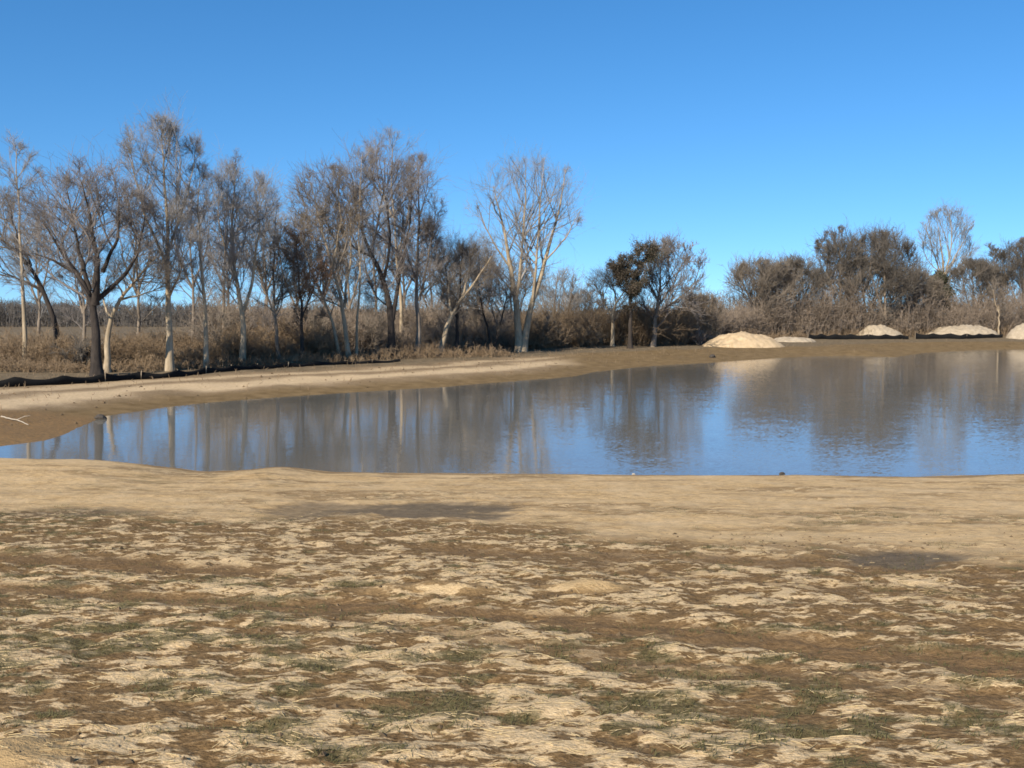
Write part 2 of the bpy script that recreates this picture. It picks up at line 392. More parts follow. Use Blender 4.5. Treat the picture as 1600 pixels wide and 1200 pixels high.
def spawn(Pp, Rr, n, t0, t1, ang, rs, flat=None):
    N, S, _ = Pp.shape
    if np.isscalar(n): idx = np.repeat(np.arange(N), n)
    else: idx = np.repeat(np.arange(N), n)
    t = rs.uniform(t0, t1, len(idx)) * (S - 1) * .9999; i = t.astype(int); f = (t - i)[:, None]
    O = Pp[idx, i] * (1 - f) + Pp[idx, i + 1] * f; r = Rr[idx, i] * (1 - f[:, 0]) + Rr[idx, i + 1] * f[:, 0]
    T = unit(Pp[idx, i + 1] - Pp[idx, i]); q = unit(np.cross(T, rs.normal(0, 1, T.shape)))
    a = rs.uniform(ang[0], ang[1], len(idx))[:, None]
    return O, T * np.cos(a) + q * np.sin(a), r, t / (S - 1), idx
def exit_len(O, D, ells):
    D = unit(D); best = np.zeros(len(O))
    for c, ax in ells:
        o = (O - c) / ax; d = D / ax; A = (d * d).sum(1); B = (o * d).sum(1); C = (o * o).sum(1) - 1
        disc = B * B - A * C; t = np.where(disc > 0, (-B + np.sqrt(np.maximum(disc, 0))) / A, 0)
        best = np.maximum(best, t)
    return best
def branchwork(stems, ells, rs, n1=12, n2=7, n3=6, n4=5, ang=(.6, 1.2), up=.075, t0=.35, tw=.0056, l2=.5, l3=None, twl=.62):
    """stems: list of (P (S,3), R (S,)). returns limb tubes, twig tubes, end points"""
    S = 14; parts = []
    Pp = np.stack([s[0] for s in stems]); Rr = np.stack([s[1] for s in stems])
    Lst = np.linalg.norm(np.diff(Pp, axis=1), axis=2).sum(1); ref = max(Lst.max(), 1)
    cnt = np.maximum(4, (1.35 * n1 * (Lst / ref) ** .6).astype(int))
    t0s = t0
    O, D, r, t, ix = spawn(Pp, Rr, cnt, t0s, 1.0, ang, rs)
    R_first = r
    # in the first stem the branches start above t0; side limbs may branch all along
    L = exit_len(O, D, ells) * rs.uniform(.6, 1.08, len(O)); L = np.where(L < .6, rs.uniform(.5, 1.2, len(O)), L)
    L = np.minimum(L, ref * .8); R0 = np.clip(np.minimum(r * .72, .011 * L + .014), .014, .2)
    P1, Q1 = grow(O, D, L, R0, R0 * .22 + .003, 7, .13, up, rs); parts.append(tubes(P1, Q1, 4))
    n4 = max(2, n4 - 2); n2 = max(3, n2 - 1); n3 = max(3, n3 - 1)
    if l3 is None: l3 = .72
    O, D, r, t, ix = spawn(P1, Q1, n2, .15, 1.0, (.3, .75), rs)
    Lp = L[ix]; L2 = np.minimum(Lp * l2 * 1.5 * (1.15 - .55 * t) * rs.uniform(.6, 1.2, len(O)), np.maximum(exit_len(O, D, ells) * 1.05, .5))
    R2 = np.clip(r * .68, tw * 1.7, .07)
    P2, Q2 = grow(O, D, L2, R2, R2 * .3 + tw * .5, 5, .16, up * .9, rs); parts.append(tubes(P2, Q2, 3))
    O, D, r, t, ix = spawn(P2, Q2, n3, .12, 1.0, (.3, .8), rs)
    L3 = np.clip(L2[ix] * l3 * rs.uniform(.5, 1.2, len(O)), .3, 2.2)
    R3 = np.clip(r * .6, tw * 1.25, .03)
    P3, Q3 = grow(O, D, L3, R3, np.full(len(O), tw * .8), 3, .18, up * .8, rs); parts.append(tubes(P3, Q3, 3))
    O, D, r, t, ix = spawn(P3, Q3, n4, .1, 1.0, (.3, .9), rs)
    L4 = np.clip(L3[ix] * .65 * rs.uniform(.5, 1.3, len(O)), .2, 1.1) * (twl / .55)
    P4, Q4 = grow(O, D, L4, np.full(len(O), tw), np.full(len(O), tw * .6), 2, .2, up * .6, rs); parts.append(tubes(P4, Q4, 3))
    return join(parts), P4[:, -1], P4
def leaf_faces(C, n, size, spread, rs):
    O = np.repeat(C, n, 0) + rs.normal(0, spread, (len(C) * n, 3)); a = unit(rs.normal(0, 1, O.shape)); b = unit(np.cross(a, rs.normal(0, 1, O.shape)))
    s = size * rs.uniform(.5, 1.3, (len(O), 1)); V = np.stack([O - a * s, O - b * s * .5, O + a * s, O + b * s * .5], 1).reshape(-1, 3)
    return V, np.arange(len(V)).reshape(-1, 4)

def tree(name, label, cat, base, Y=None, stems=(), crown=(), bark=None, twig=None, seed=1, depth=.8, group=None, leaves=None, leaf_n=3, leaf_s=.07, leafmin=-1e9, **kw):
    """stems: [(pixel points, start radius, end radius)], crown: [(cx, cy, rx, ry)] in photo pixels at the tree's own distance Y"""
    rs = np.random.RandomState(seed)
    if Y is None:
        b0 = drop(*base); Y = b0[1]
    zb = None
    x0 = P(base[0], base[1], Y)[0]; zb = float(height(np.array([x0]), np.array([Y]))[0])
    root = np.array([x0, Y, zb]); out = []
    for j, (pp, r0, r1) in enumerate(stems):
        dY = 0.0; pts = []
        drift = rs.uniform(-.35, .35) * (j > 0) * 6
        for i, q in enumerate(pp):
            p = P(q[0], q[1], Y); f = i / max(1, len(pp) - 1); p[1] += drift * f; pts.append(p)
        pts = np.array(pts); 
        if j == 0: pts[0, 2] = zb - .25
        o, r = resample(pts, [r0 * 1.3, r1], 15, rs, .05 if j else .06)
        if pts[0, 2] < zb + .3: r[0] *= 1.5; r[1] *= 1.12
        out.append((o - root, r))
    ells = []
    for cx, cy, rx, ry in crown:
        c = P(cx, cy, Y) - root; m = Y / F; ells.append((c, np.array([rx * m * 1.1, rx * m * depth * 1.1, ry * m * .93])))
    e = empty(name, root, label, cat, group)
    for j, (o, r) in enumerate(out):
        v, f = tubes(o[None], r[None], 8 if r[0] > .07 else 6)
        mesh_np('trunk' if j == 0 or stems[j][0][0][1] > base[1] - 25 else 'limb', v, f, bark, e)
    (v, f), tips, tw4 = branchwork(out, ells, rs, **kw)
    mesh_np('crown', v, f, twig, e)
    if leaves is not None:
        tp = tw4.reshape(-1, 3); tp = tp[tp[:, 2] > leafmin]
        v, f = leaf_faces(tp, leaf_n, leaf_s, .12, rs); mesh_np('foliage', v, f, leaves, e, smooth=False)
    return e

# ------------------------------------------------------------------ the tree line, left to right (pixels of the photograph at each tree's own distance)
G1 = 'bare trees along the far bank'
tree('bare_tree', 'tall slim bare tree with thin pale trunk at the left edge', 'tree', (38, 562), 62,
     [([(38, 562), (37, 500), (36, 440), (30, 350), (25, 232)], .13, .02)], [(22, 300, 40, 85), (20, 400, 50, 60)], BPALE, TGREY, 11, group=G1, n1=16, t0=.3, ang=(.55, 1.15), up=.085)
tree('bare_tree', 'bare tree leaning far left with dark limb over pale bank', 'tree', (92, 572), 64,
     [([(92, 572), (88, 520), (76, 470), (48, 415), (8, 375), (-40, 340)], .19, .03), ([(70, 458), (40, 440), (-10, 420)], .08, .02), ([(48, 415), (20, 370), (-5, 300)], .08, .02)],
     [(-5, 400, 85, 60), (-30, 350, 60, 60)], BDARK, TBROWN, 12, group=G1, n1=12, t0=.4)
tree('spreading_tree', 'broad bare tree with black trunk forking into a wide round crown', 'tree', (152, 592), 56,
     [([(152, 592), (150, 530), (147, 480), (140, 455), (105, 405), (66, 345)], .27, .03), ([(149, 475), (160, 430), (160, 370), (150, 290)], .19, .02),
      ([(150, 470), (185, 440), (215, 395), (222, 330)], .13, .02), ([(140, 455), (120, 385), (100, 300)], .12, .02), ([(160, 425), (190, 370), (195, 300)], .10, .02),
      ([(125, 430), (80, 405), (45, 395)], .09, .02)],
     [(135, 350, 98, 88), (80, 370, 50, 60), (195, 370, 50, 70)], BDARK, TRED, 13, group=G1, n1=10, n2=7, n3=7, t0=.3, ang=(.5, 1.15), tw=.0068)
tree('bare_tree', 'pale trunk leaning right beside the black forked trunk', 'tree', (166, 586), 58,
     [([(166, 586), (168, 540), (170, 500), (185, 468), (212, 440), (245, 400)], .17, .03), ([(185, 468), (215, 462), (250, 445)], .06, .015), ([(172, 495), (150, 465), (150, 430)], .06, .015)],
     [(225, 415, 55, 60), (170, 445, 40, 35)], BPALE, TBROWN, 14, group=G1, n1=12, t0=.5)
tree('bare_tree', 'tallest bare tree with straight pale trunk and high narrow crown', 'tree', (265, 580), None,
     [([(265, 580), (265, 520), (264, 470), (262, 400), (258, 300), (252, 195)], .19, .02), ([(262, 420), (232, 330), (222, 240)], .08, .015),
      ([(262, 400), (285, 300), (292, 225)], .08, .015), ([(264, 465), (290, 430), (305, 380)], .06, .015)],
     [(255, 255, 52, 72), (258, 360, 62, 90), (265, 430, 60, 50)], BPALE, TGREY, 15, group=G1, n1=20, n2=8, t0=.3, ang=(.55, 1.15), up=.085)
tree('bare_tree', 'straight slim pale trunk just right of the tallest tree', 'tree', (322, 576), None,
     [([(322, 576), (322, 520), (320, 470), (312, 400), (308, 310), (318, 260)], .13, .02), ([(320, 468), (298, 430), (280, 400)], .05, .015)],
     [(312, 350, 48, 95), (312, 430, 45, 45)], BPALE, TGREY, 16, group=G1, n1=15, t0=.35, ang=(.55, 1.15), up=.085)
tree('bare_tree', 'crooked pale trunk carrying a full grey crown mid left', 'tree', (377, 571), None,
     [([(377, 571), (380, 525), (378, 480), (366, 430), (362, 350), (368, 262)], .17, .02), ([(379, 490), (395, 440), (405, 360), (398, 290)], .10, .02), ([(366, 430), (345, 370), (340, 300)], .07, .015)],
     [(375, 335, 65, 82), (370, 420, 60, 60)], BPALE, TGREY, 17, group=G1, n1=16, n2=8, t0=.3, ang=(.55, 1.15), up=.085)
tree('bare_tree', 'narrow brown tree standing behind the crooked pale trunk', 'tree', (350, 566), 72,
     [([(350, 566), (348, 480), (352, 400), (350, 330)], .12, .02)], [(348, 400, 42, 85)], BMID, TRED, 18, group=G1, n1=16, t0=.25)
tree('bare_tree', 'brown bare tree with leaning thin trunk left of the rusty tree', 'tree', (437, 566), None,
     [([(437, 566), (432, 520), (425, 460), (428, 400), (432, 320)], .12, .02), ([(430, 500), (415, 450), (405, 390)], .06, .015)],
     [(430, 390, 45, 78), (430, 460, 50, 45)], BMID, TBROWN, 19, group=G1, n1=15, t0=.28)
tree('brown_leaf_tree', 'small tree still holding rusty brown dead leaves', 'tree', (472, 566), 70,
     [([(472, 566), (470, 500), (468, 440), (462, 375)], .13, .02), ([(470, 500), (490, 450), (500, 410)], .06, .02)], [(466, 415, 34, 52), (490, 450, 34, 40)], BDARK, LRUST, 20, n1=16, n2=6, n3=5, n4=4, t0=.2, tw=.01,
     leaves=LRUST, leaf_n=1, leaf_s=.06)
tree('bare_tree', 'pair of pale stems under a wide tangled brown crown', 'tree', (545, 562), None,
     [([(545, 562), (541, 520), (538, 480), (520, 420), (500, 350), (485, 285)], .15, .02), ([(531, 562), (524, 520), (512, 480), (490, 430), (470, 370)], .11, .02),
      ([(538, 480), (545, 400), (540, 300)], .09, .02), ([(520, 420), (530, 340), (520, 265)], .07, .02)],
     [(515, 335, 60, 85), (500, 410, 55, 60)], BPALE, TBROWN, 21, group=G1, n1=12, n2=8, t0=.3, tw=.008)
tree('bare_tree', 'thin pale stem beside the pair of pale stems', 'tree', (557, 561), None,
     [([(557, 561), (558, 500), (562, 440), (560, 350), (565, 240)], .08, .015)], [(562, 300, 38, 75), (560, 400, 35, 60)], BPALE, TGREY, 22, group=G1, n1=15, t0=.35, up=.09)
tree('spreading_tree', 'stout black trunk with crooked limbs in the middle of the row', 'tree', (612, 560), None,
     [([(612, 560), (610, 520), (612, 480), (600, 435), (580, 400), (560, 350), (548, 270)], .25, .03), ([(613, 500), (620, 440), (632, 380), (640, 300)], .15, .02),
      ([(600, 435), (612, 380), (600, 300), (590, 240)], .10, .02), ([(580, 400), (555, 390), (530, 350)], .08, .02), ([(612, 480), (590, 470), (565, 430)], .07, .02)],
     [(590, 330, 62, 95), (560, 320, 50, 80), (625, 340, 50, 90)], BDARK, TRED, 23, group=G1, n1=10, n2=8, t0=.25, tw=.008)
tree('bare_tree', 'tall whitish tree rising above the black middle trunk', 'tree', (628, 557), 88,
     [([(628, 557), (626, 480), (620, 400), (612, 300), (612, 212)], .15, .02), ([(620, 400), (640, 330), (632, 250)], .07, .02), ([(614, 340), (590, 290), (585, 240)], .06, .02)],
     [(612, 275, 46, 72), (615, 370, 45, 80)], BPALE, TGREY, 24, group=G1, n1=14, t0=.4, up=.09)
tree('bare_tree', 'grey brown tree with dense upright crown right of the middle trunk', 'tree', (652, 557), None,
     [([(652, 557), (656, 510), (650, 460), (652, 400), (655, 330), (652, 250)], .17, .02), ([(655, 470), (670, 400), (680, 320)], .09, .02), ([(650, 440), (630, 380), (625, 300)], .08, .02)],
     [(656, 320, 42, 78), (652, 400, 40, 60)], BMID, TRED, 25, group=G1, n1=16, n2=9, t0=.3, tw=.0068, up=.08)
tree('bare_tree', 'short tree with pale trunk leaning steeply right', 'tree', (684, 556), None,
     [([(684, 556), (692, 530), (705, 492), (722, 462), (745, 440), (768, 400)], .20, .03), ([(705, 492), (700, 450), (705, 400)], .08, .02), ([(722, 462), (735, 420), (730, 385)], .07, .02)],
     [(730, 425, 50, 50), (700, 430, 35, 45)], BPALE, TBROWN, 26, group=G1, n1=12, t0=.35)
tree('bare_tree', 'small dark upright tree between the leaning trunk and the twin trunk', 'tree', (712, 554), None,
     [([(712, 554), (714, 510), (718, 460), (722, 380)], .14, .02), ([(715, 500), (700, 460), (695, 410)], .07, .02)], [(718, 420, 36, 58)], BDARK, TBROWN, 27, group=G1, n1=14, t0=.25)
tree('small_bare_tree', 'low dark tree with wide V of stems', 'tree', (770, 552), None,
     [([(770, 552), (764, 520), (752, 480), (745, 430)], .11, .02), ([(771, 545), (784, 500), (795, 450)], .09, .02)], [(768, 460, 42, 55)], BDARK, TBROWN, 28, group=G1, n1=14, t0=.2)
tree('spreading_tree', 'twin pale trunks under the big open fan crown', 'tree', (812, 550), None,
     [([(812, 550), (808, 510), (806, 470), (798, 420), (785, 350), (770, 290)], .31, .02), ([(816, 550), (824, 510), (832, 470), (850, 410), (872, 340), (885, 262)], .27, .02),
      ([(806, 470), (815, 400), (820, 320), (822, 262)], .13, .02), ([(832, 470), (840, 390), (845, 300), (850, 250)], .11, .02), ([(798, 420), (765, 370), (745, 320)], .08, .02),
      ([(850, 410), (885, 370), (905, 330)], .07, .02), ([(806, 460), (770, 420), (748, 395)], .06, .02)],
     [(820, 330, 82, 85), (810, 400, 60, 60), (870, 330, 38, 75), (765, 340, 34, 60)], BPALE, TGREY, 29, group=G1, n1=9, n2=7, n3=6, n4=4, t0=.25, ang=(.5, 1.1), up=.08)
tree('small_bare_tree', 'small tree with curved pale trunk beside tan brush', 'tree', (957, 541), None,
     [([(957, 541), (958, 510), (956, 490), (965, 470), (980, 450)], .19, .04), ([(956, 492), (945, 475), (942, 450)], .10, .03), ([(962, 475), (960, 450), (950, 430)], .08, .02)],
     [(960, 455, 40, 30), (945, 450, 28, 30)], BPALE, TDARK, 30, group=G1, n1=12, t0=.35)
tree('evergreen_tree', 'dark leafy crown leaning left above the small pale trunk', 'tree', (985, 538), 100,
     [([(985, 538), (985, 490), (985, 440), (1005, 405)], .20, .04), ([(985, 450), (970, 430), (965, 420)], .08, .02)], [(1008, 405, 26, 20), (978, 418, 20, 18), (985, 445, 22, 22)], BDARK, LGREEN, 31, n1=20, n2=7, n3=6, n4=5, t0=.4, tw=.014,
     leaves=LDARK, leaf_n=2, leaf_s=.075)
tree('bare_tree', 'bare reddish tree with upswept top at the end of the left row', 'tree', (1020, 536), 104,
     [([(1020, 536), (1024, 500), (1030, 460), (1035, 385)], .22, .02), ([(1028, 480), (1055, 440), (1072, 390)], .10, .02), ([(1030, 470), (1005, 430), (1015, 400)], .09, .02), ([(1028, 490), (1080, 450), (1098, 400)], .10, .02)],
     [(1035, 425, 40, 50), (1080, 430, 28, 45), (1040, 490, 66, 38)], BMID, TRED, 32, group=G1, n1=18, n2=7, n3=5, n4=4, t0=.06, tw=.014, up=.13)
tree('bare_tree', 'low rounded bare tree behind the tan sand heap', 'tree', (1092, 528), 116,
     [([(1092, 528), (1090, 500), (1085, 470)], .16, .03), ([(1092, 520), (1105, 490), (1110, 470)], .10, .03)], [(1090, 490, 38, 28)], BMID, TBROWN, 33, group=G1, n1=16, n2=8, n3=6, n4=5, t0=.1, tw=.014)
for k, (px, Y, top, ry, lab) in enumerate([(60, 88, 330, 95, 'faint grey tree behind the gap left of the wide round crown'), (215, 92, 300, 110, 'faint tree behind the gap left of the tallest tree'),
    (300, 90, 290, 110, 'faint tree behind the gap between the tallest tree and its slim neighbour'), (415, 92, 290, 120, 'faint tree right behind the full grey crown'), (462, 96, 320, 110, 'faint tree behind the brown leaved tree'),
    (505, 98, 300, 120, 'faint tree behind the pair of pale stems'), (585, 100, 280, 130, 'faint tree behind the stout black trunk'), (675, 102, 340, 110, 'faint tree behind the steeply leaning trunk'),
    (748, 104, 380, 85, 'faint low tree left of the twin pale trunks'), (870, 108, 420, 62, 'faint low tree right of the twin pale trunks'), (915, 112, 450, 45, 'faint low tree left of the small curved trunk'),
    (130, 84, 350, 90, 'faint tree behind the black forked trunk'), (355, 94, 300, 110, 'faint tree left of the full grey crown'), (545, 92, 320, 115, 'faint tree behind the thin pale stem'),
    (630, 98, 300, 120, 'faint tree behind the tall whitish tree'), (712, 96, 380, 90, 'faint low tree between the leaning trunk and the twin trunks'), (800, 110, 400, 70, 'faint low tree right behind the twin pale trunks')]):
    cy = top + ry
    tree('background_tree', lab, 'tree', (px, 540), Y, [([(px, 540), (px + 3, cy + 40), (px - 3, cy), (px, top + 10)], .14, .02), ([(px, cy + 50), (px + 18, cy), (px + 25, cy - ry * .6)], .09, .02), ([(px, cy + 50), (px - 18, cy), (px - 24, cy - ry * .6)], .09, .02)],
         [(px, cy, 44, ry), (px, cy + ry * .5, 46, ry * .6)], BMID, (TGREY, TBROWN, TRED)[k % 3], 80 + k, group='fainter trees behind the row', n1=13, n2=7, n3=5, n4=5, t0=.12, tw=.010)
# right-hand wood
G2 = 'trees of the right hand wood'
RW = [
 ('bare_tree', 'low domed brown tree at the left end of the right wood', (1190, 516), 134, (1190, 455, 58, 48), 420, BMID, TBROWN, 41),
 ('bare_tree', 'low brown tree second from the left in the right wood', (1245, 516), 138, (1240, 455, 52, 48), 415, BMID, TDARK, 42),
 ('bare_tree', 'rounded grey tree left of the tall dome', (1312, 514), 140, (1312, 420, 45, 66), 365, BMID, TDARK, 43),
 ('spreading_tree', 'big round topped dark tree in the centre of the right wood', (1382, 512), 140, (1382, 428, 58, 70), 370, BMID, TDARK, 44),
 ('bare_tree', 'dark tree filling the foot of the big round topped tree', (1350, 514), 146, (1348, 455, 60, 52), 410, BDARK, TBROWN, 45),
 ('bare_tree', 'brown tree below the left side of the tall vase shaped tree', (1430, 512), 144, (1432, 465, 40, 42), 430, BMID, TBROWN, 46),
 ('bare_tree', 'low tree with pointed top right of the tall vase shaped tree', (1520, 508), 150, (1520, 452, 42, 45), 410, BMID, TDARK, 47),
 ('bare_tree', 'slim pointed tree near the right edge', (1553, 507), 154, (1553, 445, 26, 55), 390, BMID, TDARK, 48),
 ('bare_tree', 'dark full tree cut by the right edge', (1596, 506), 150, (1598, 440, 42, 64), 378, BMID, TDARK, 49),
 ('bare_tree', 'brown tree just beyond the right edge tree', (1640, 506), 150, (1640, 440, 40, 66), 376, BMID, TBROWN, 50),
]
for nm, lab, b, Y, c, top, bk, tw_, sd in RW:
    cx, cy, rx, ry = c
    tree(nm, lab, 'tree', b, Y, [([b, (b[0] + 2, b[1] - 30), (cx, cy), (cx, top)], .2, .03), ([(b[0], b[1] - 14), (cx - rx * .4, cy), (cx - rx * .6, cy - ry * .6)], .11, .03),
         ([(b[0], b[1] - 14), (cx + rx * .4, cy), (cx + rx * .65, cy - ry * .5)], .11, .03)], [c, (cx, cy + ry * .35, rx * 1.05, ry * .8)], bk, tw_, sd, group=G2,
         n1=15, n2=8, n3=7, n4=5, t0=.12, tw=.017, up=.12)
tree('bare_tree', 'tall pale vase shaped tree rising above the right wood', 'tree', (1474, 508), 160,
     [([(1474, 508), (1474, 470), (1475, 430), (1470, 380), (1462, 330)], .26, .03), ([(1475, 440), (1486, 380), (1480, 328)], .13, .03), ([(1474, 440), (1455, 390), (1442, 350)], .12, .03),
      ([(1475, 430), (1495, 390), (1508, 355)], .11, .03), ([(1475, 440), (1505, 410), (1518, 385)], .09, .02), ([(1472, 430), (1450, 410), (1438, 390)], .08, .02)],
     [(1475, 375, 42, 52), (1480, 400, 42, 35)], BPALE, TGREY, 51, group=G2, n1=9, n2=7, n3=5, n4=4, t0=.2, tw=.014, ang=(.3, .7), up=.14)
tree('evergreen_tree', 'dark evergreen at the foot of the tall vase shaped tree', 'tree', (1468, 508), 148,
     [([(1468, 508), (1468, 470), (1468, 435)], .18, .03)], [(1470, 462, 26, 32)], BDARK, LGREEN, 52, n1=30, n2=7, n3=6, n4=4, t0=.1, tw=.018, leaves=LGREEN, leaf_n=2, leaf_s=.14)
for k, (px, py, top, lab) in enumerate([(1332, 513, 468, 'leftmost of the pale slim trunks in the right wood'), (1362, 511, 470, 'pale slim trunk second from left in the right wood'),
                                        (1384, 511, 478, 'pale slim trunk behind the whitish heap'), (1199, 514, 478, 'pale slim trunk behind the tan sand heap'), (1561, 505, 478, 'pale slim trunk near the right edge')]):
    tree('slim_tree', lab, 'tree', (px, py), 141 if px > 1250 else 134, [([(px, py), (px + 1, .5 * (py + top)), (px - 1, top)], .12, .06), ([(px, top + 12), (px - 6, top - 5), (px - 9, top - 25)], .06, .02)],
         [(px, top - 18, 16, 26)], BPALE, TBROWN, 60 + k, group='pale slim trunks of the right wood', n1=7, n2=5, n3=4, n4=3, t0=.6, tw=.014)

# ------------------------------------------------------------------ undergrowth
def thicket(name, label, cat, lines, n, h, mat, seed, tw, spread=2.5, sub=9, lean=.35):
    """many thin stems along pixel lines [(px, Y, height factor)]: nobody could count them"""
    rs = np.random.RandomState(seed); pl = np.array(lines, float)
    t = rs.uniform(0, len(pl) - 1.001, n); i = t.astype(int); f = t - i
    q = pl[i] * (1 - f[:, None]) + pl[i + 1] * f[:, None]
    Y = q[:, 1] + rs.uniform(-spread, spread, n); X = (q[:, 0] - 800) / F * Y + rs.normal(0, .3, n)
    Zg = height(X, Y); O = np.stack([X, Y, Zg - .05], 1)
    clump = .12 + 1.5 * fbm(X, Y, 2.8, seed, 3, .6) ** 1.15
    L = h * q[:, 2] * clump * rs.uniform(.45, 1.1, n)
    D = np.stack([rs.normal(0, lean, n), rs.normal(0, lean, n), np.ones(n)], 1)
    R0 = np.full(n, tw * 1.8)
    P1, Q1 = grow(O, D, L, R0, R0 * .5, 5, .16, .0, rs); parts = [tubes(P1, Q1, 3)]
    O, D, r, tt, ix = spawn(P1, Q1, sub, .15, 1, (.3, 1.1), rs)
    L2 = L[ix] * .38 * rs.uniform(.4, 1.2, len(O)); P2, Q2 = grow(O, D, L2, np.full(len(O), tw), np.full(len(O), tw * .6), 3, .25, .02, rs); parts.append(tubes(P2, Q2, 3))
    O, D, r, tt, ix = spawn(P2, Q2, 3, .2, 1, (.3, 1.1), rs)
    L3 = np.clip(L2[ix] * .5, .12, .6); P3, Q3 = grow(O, D, L3, np.full(len(O), tw * .8), np.full(len(O), tw * .5), 2, .2, .02, rs); parts.append(tubes(P3, Q3, 3))
    v, f = join(parts); o = mesh_np(name, v, f, mat); return tag(o, label, cat, kind='stuff')
thicket('dead_weeds', 'waist high dead brown weeds under the left trees', 'weeds', [(-80, 66.5, .85), (150, 66, .85), (300, 69, .9), (400, 73, 1.2), (520, 78, 1.2)], 4600, 2.2, WEED, 101, .012, 5, 8)
thicket('low_weeds', 'knee high dry weeds between the left trunks behind the fence', 'weeds', [(-80, 59, .8), (150, 60.5, .8), (330, 65, 1), (520, 72, 1), (800, 86, .9)], 3200, 1.0, WEED, 107, .010, 3, 6)
thicket('undergrowth', 'tangled brown undergrowth between the middle trunks', 'undergrowth', [(320, 76, .7), (400, 80, 1), (560, 85, .9), (640, 89, 1.0), (720, 92, .9), (800, 98, .8)], 2000, 4.4, TUNDER, 102, .013, 4, 10, .18)
thicket('reddish_brush', 'low reddish brush behind the middle trunks', 'brush', [(420, 92, .8), (620, 96, 1), (840, 104, .7)], 700, 5.0, TUNDER, 103, .013, 4, 10, .2)
thicket('tan_brush', 'rounded tan brush right of the twin pale trunks', 'brush', [(820, 97, 1.1), (880, 102, 1.0), (950, 109, .8), (1000, 109, 1.3), (1060, 112, 1.35), (1110, 120, .8)], 2200, 3.7, WEED, 104, .014, 4, 10)
thicket('wood_underbrush', 'dark underbrush filling the right wood', 'brush', [(1110, 130, .6), (1180, 138, .9), (1300, 142, 1), (1450, 146, 1), (1660, 150, 1)], 3400, 7.0, TUNDER, 105, .018, 6, 9, .14)
thicket('bank_weeds', 'thin tan weeds along the foot of the right wood', 'weeds', [(1100, 128, .8), (1300, 136, .8), (1450, 142, 1), (1660, 146, 1)], 1500, 1.6, WEED, 106, .014, 3, 5)
def shrub(label, px, Y, h, wd, mat, seed, n=14, tw=.012):
    rs = np.random.RandomState(seed); x = (px - 800) / F * Y; z = float(height(np.array([x]), np.array([Y]))[0])
    e = empty('bare_shrub', (x, Y, z), label, 'shrub', 'bare shrubs under the tree row')
    D = np.stack([rs.normal(0, wd / h * .5, n), rs.normal(0, wd / h * .5, n), np.ones(n)], 1); L = h * rs.uniform(.6, 1, n)
    P1, Q1 = grow(np.stack([rs.normal(0, .15, n), rs.normal(0, .15, n), np.full(n, -.1)], 1), D, L, np.full(n, .035), np.full(n, .01), 8, .12, .03, rs)
    v, f = tubes(P1, Q1, 5); mesh_np('stems', v, f, mat, e)
    parts = []; O, D, r, t, ix = spawn(P1, Q1, 9, .2, 1, (.3, .9), rs); L2 = L[ix] * .35 * rs.uniform(.5, 1.1, len(O))
    P2, Q2 = grow(O, D, L2, np.full(len(O), tw * 1.3), np.full(len(O), tw), 4, .16, .06, rs); parts.append(tubes(P2, Q2, 3))
    O, D, r, t, ix = spawn(P2, Q2, 6, .1, 1, (.3, .9), rs); L3 = L2[ix] * .5
    P3, Q3 = grow(O, D, L3, np.full(len(O), tw), np.full(len(O), tw * .6), 3, .16, .05, rs); parts.append(tubes(P3, Q3, 3))
    v, f = join(parts); mesh_np('twigs', v, f, mat, e)
for a in [('olive brown shrub between the two slim pale trunks at left', 345, 70, 4.4, 3, TBROWN, 201), ('reddish shrub right of the crooked pale trunk', 410, 73, 4, 3, TRED, 202),
          ('brown shrub below the rusty leaved tree', 490, 77, 4.2, 3.4, TBROWN, 203), ('brown shrub between the thin pale stem and the black trunk', 585, 82, 4, 3, TBROWN, 204),
          ('olive shrub left of the twin pale trunks', 758, 91, 4.6, 5, TBROWN, 205), ('dark shrub right beside the twin pale trunks', 845, 97, 4.5, 4, TBROWN, 206),
          ('round pale tan shrub left of the small curved trunk', 905, 100, 3.2, 4.5, WEED, 207), ('pinkish low shrub left of the tan sand heap', 1095, 110, 2.6, 5, TRED, 208),
          ('brown shrub under the dark leafy crown', 1000, 108, 4.2, 4.5, TBROWN, 209), ('dark shrub touching the black forked trunk', 128, 61, 2.6, 3, TDARK, 210)]:
    shrub(*a)

# distant wood beyond the fields (reads as one mass)
def distant(name, label, x0, x1, Y, h, n, seed, mat):
    rs = np.random.RandomState(seed); X = rs.uniform(x0, x1, n); Yy = Y + rs.uniform(-25, 25, n)
    hh = h * (.35 + 1.05 * fbm(X, Yy * 0, 38, seed, 4, .6)) * rs.uniform(.75, 1.0, n)
    O = np.stack([X, Yy, np.full(n, 1.2)], 1); D = np.stack([rs.normal(0, .12, n), rs.normal(0, .12, n), np.ones(n)], 1)
    P1, Q1 = grow(O, D, hh, np.full(n, .07), np.full(n, .03), 4, .12, 0, rs); parts = [tubes(P1, Q1, 3)]
    O, D, r, t, ix = spawn(P1, Q1, 14, .15, 1, (.4, 1.0), rs); L2 = hh[ix] * .3 * rs.uniform(.4, 1.1, len(O))
    P2, Q2 = grow(O, D, L2, np.full(len(O), .05), np.full(len(O), .03), 3, .2, .08, rs); parts.append(tubes(P2, Q2, 3))
    v, f = join(parts); tag(mesh_np(name, v, f, mat), label, 'wood', kind='stuff')
distant('distant_wood', 'distant bare wood on the horizon behind the fields', -190, 60, 235, 5.8, 5200, 301, FARW)
distant('distant_wood', 'far off wood behind the right trees', 60, 420, 330, 9, 1500, 302, FARW)

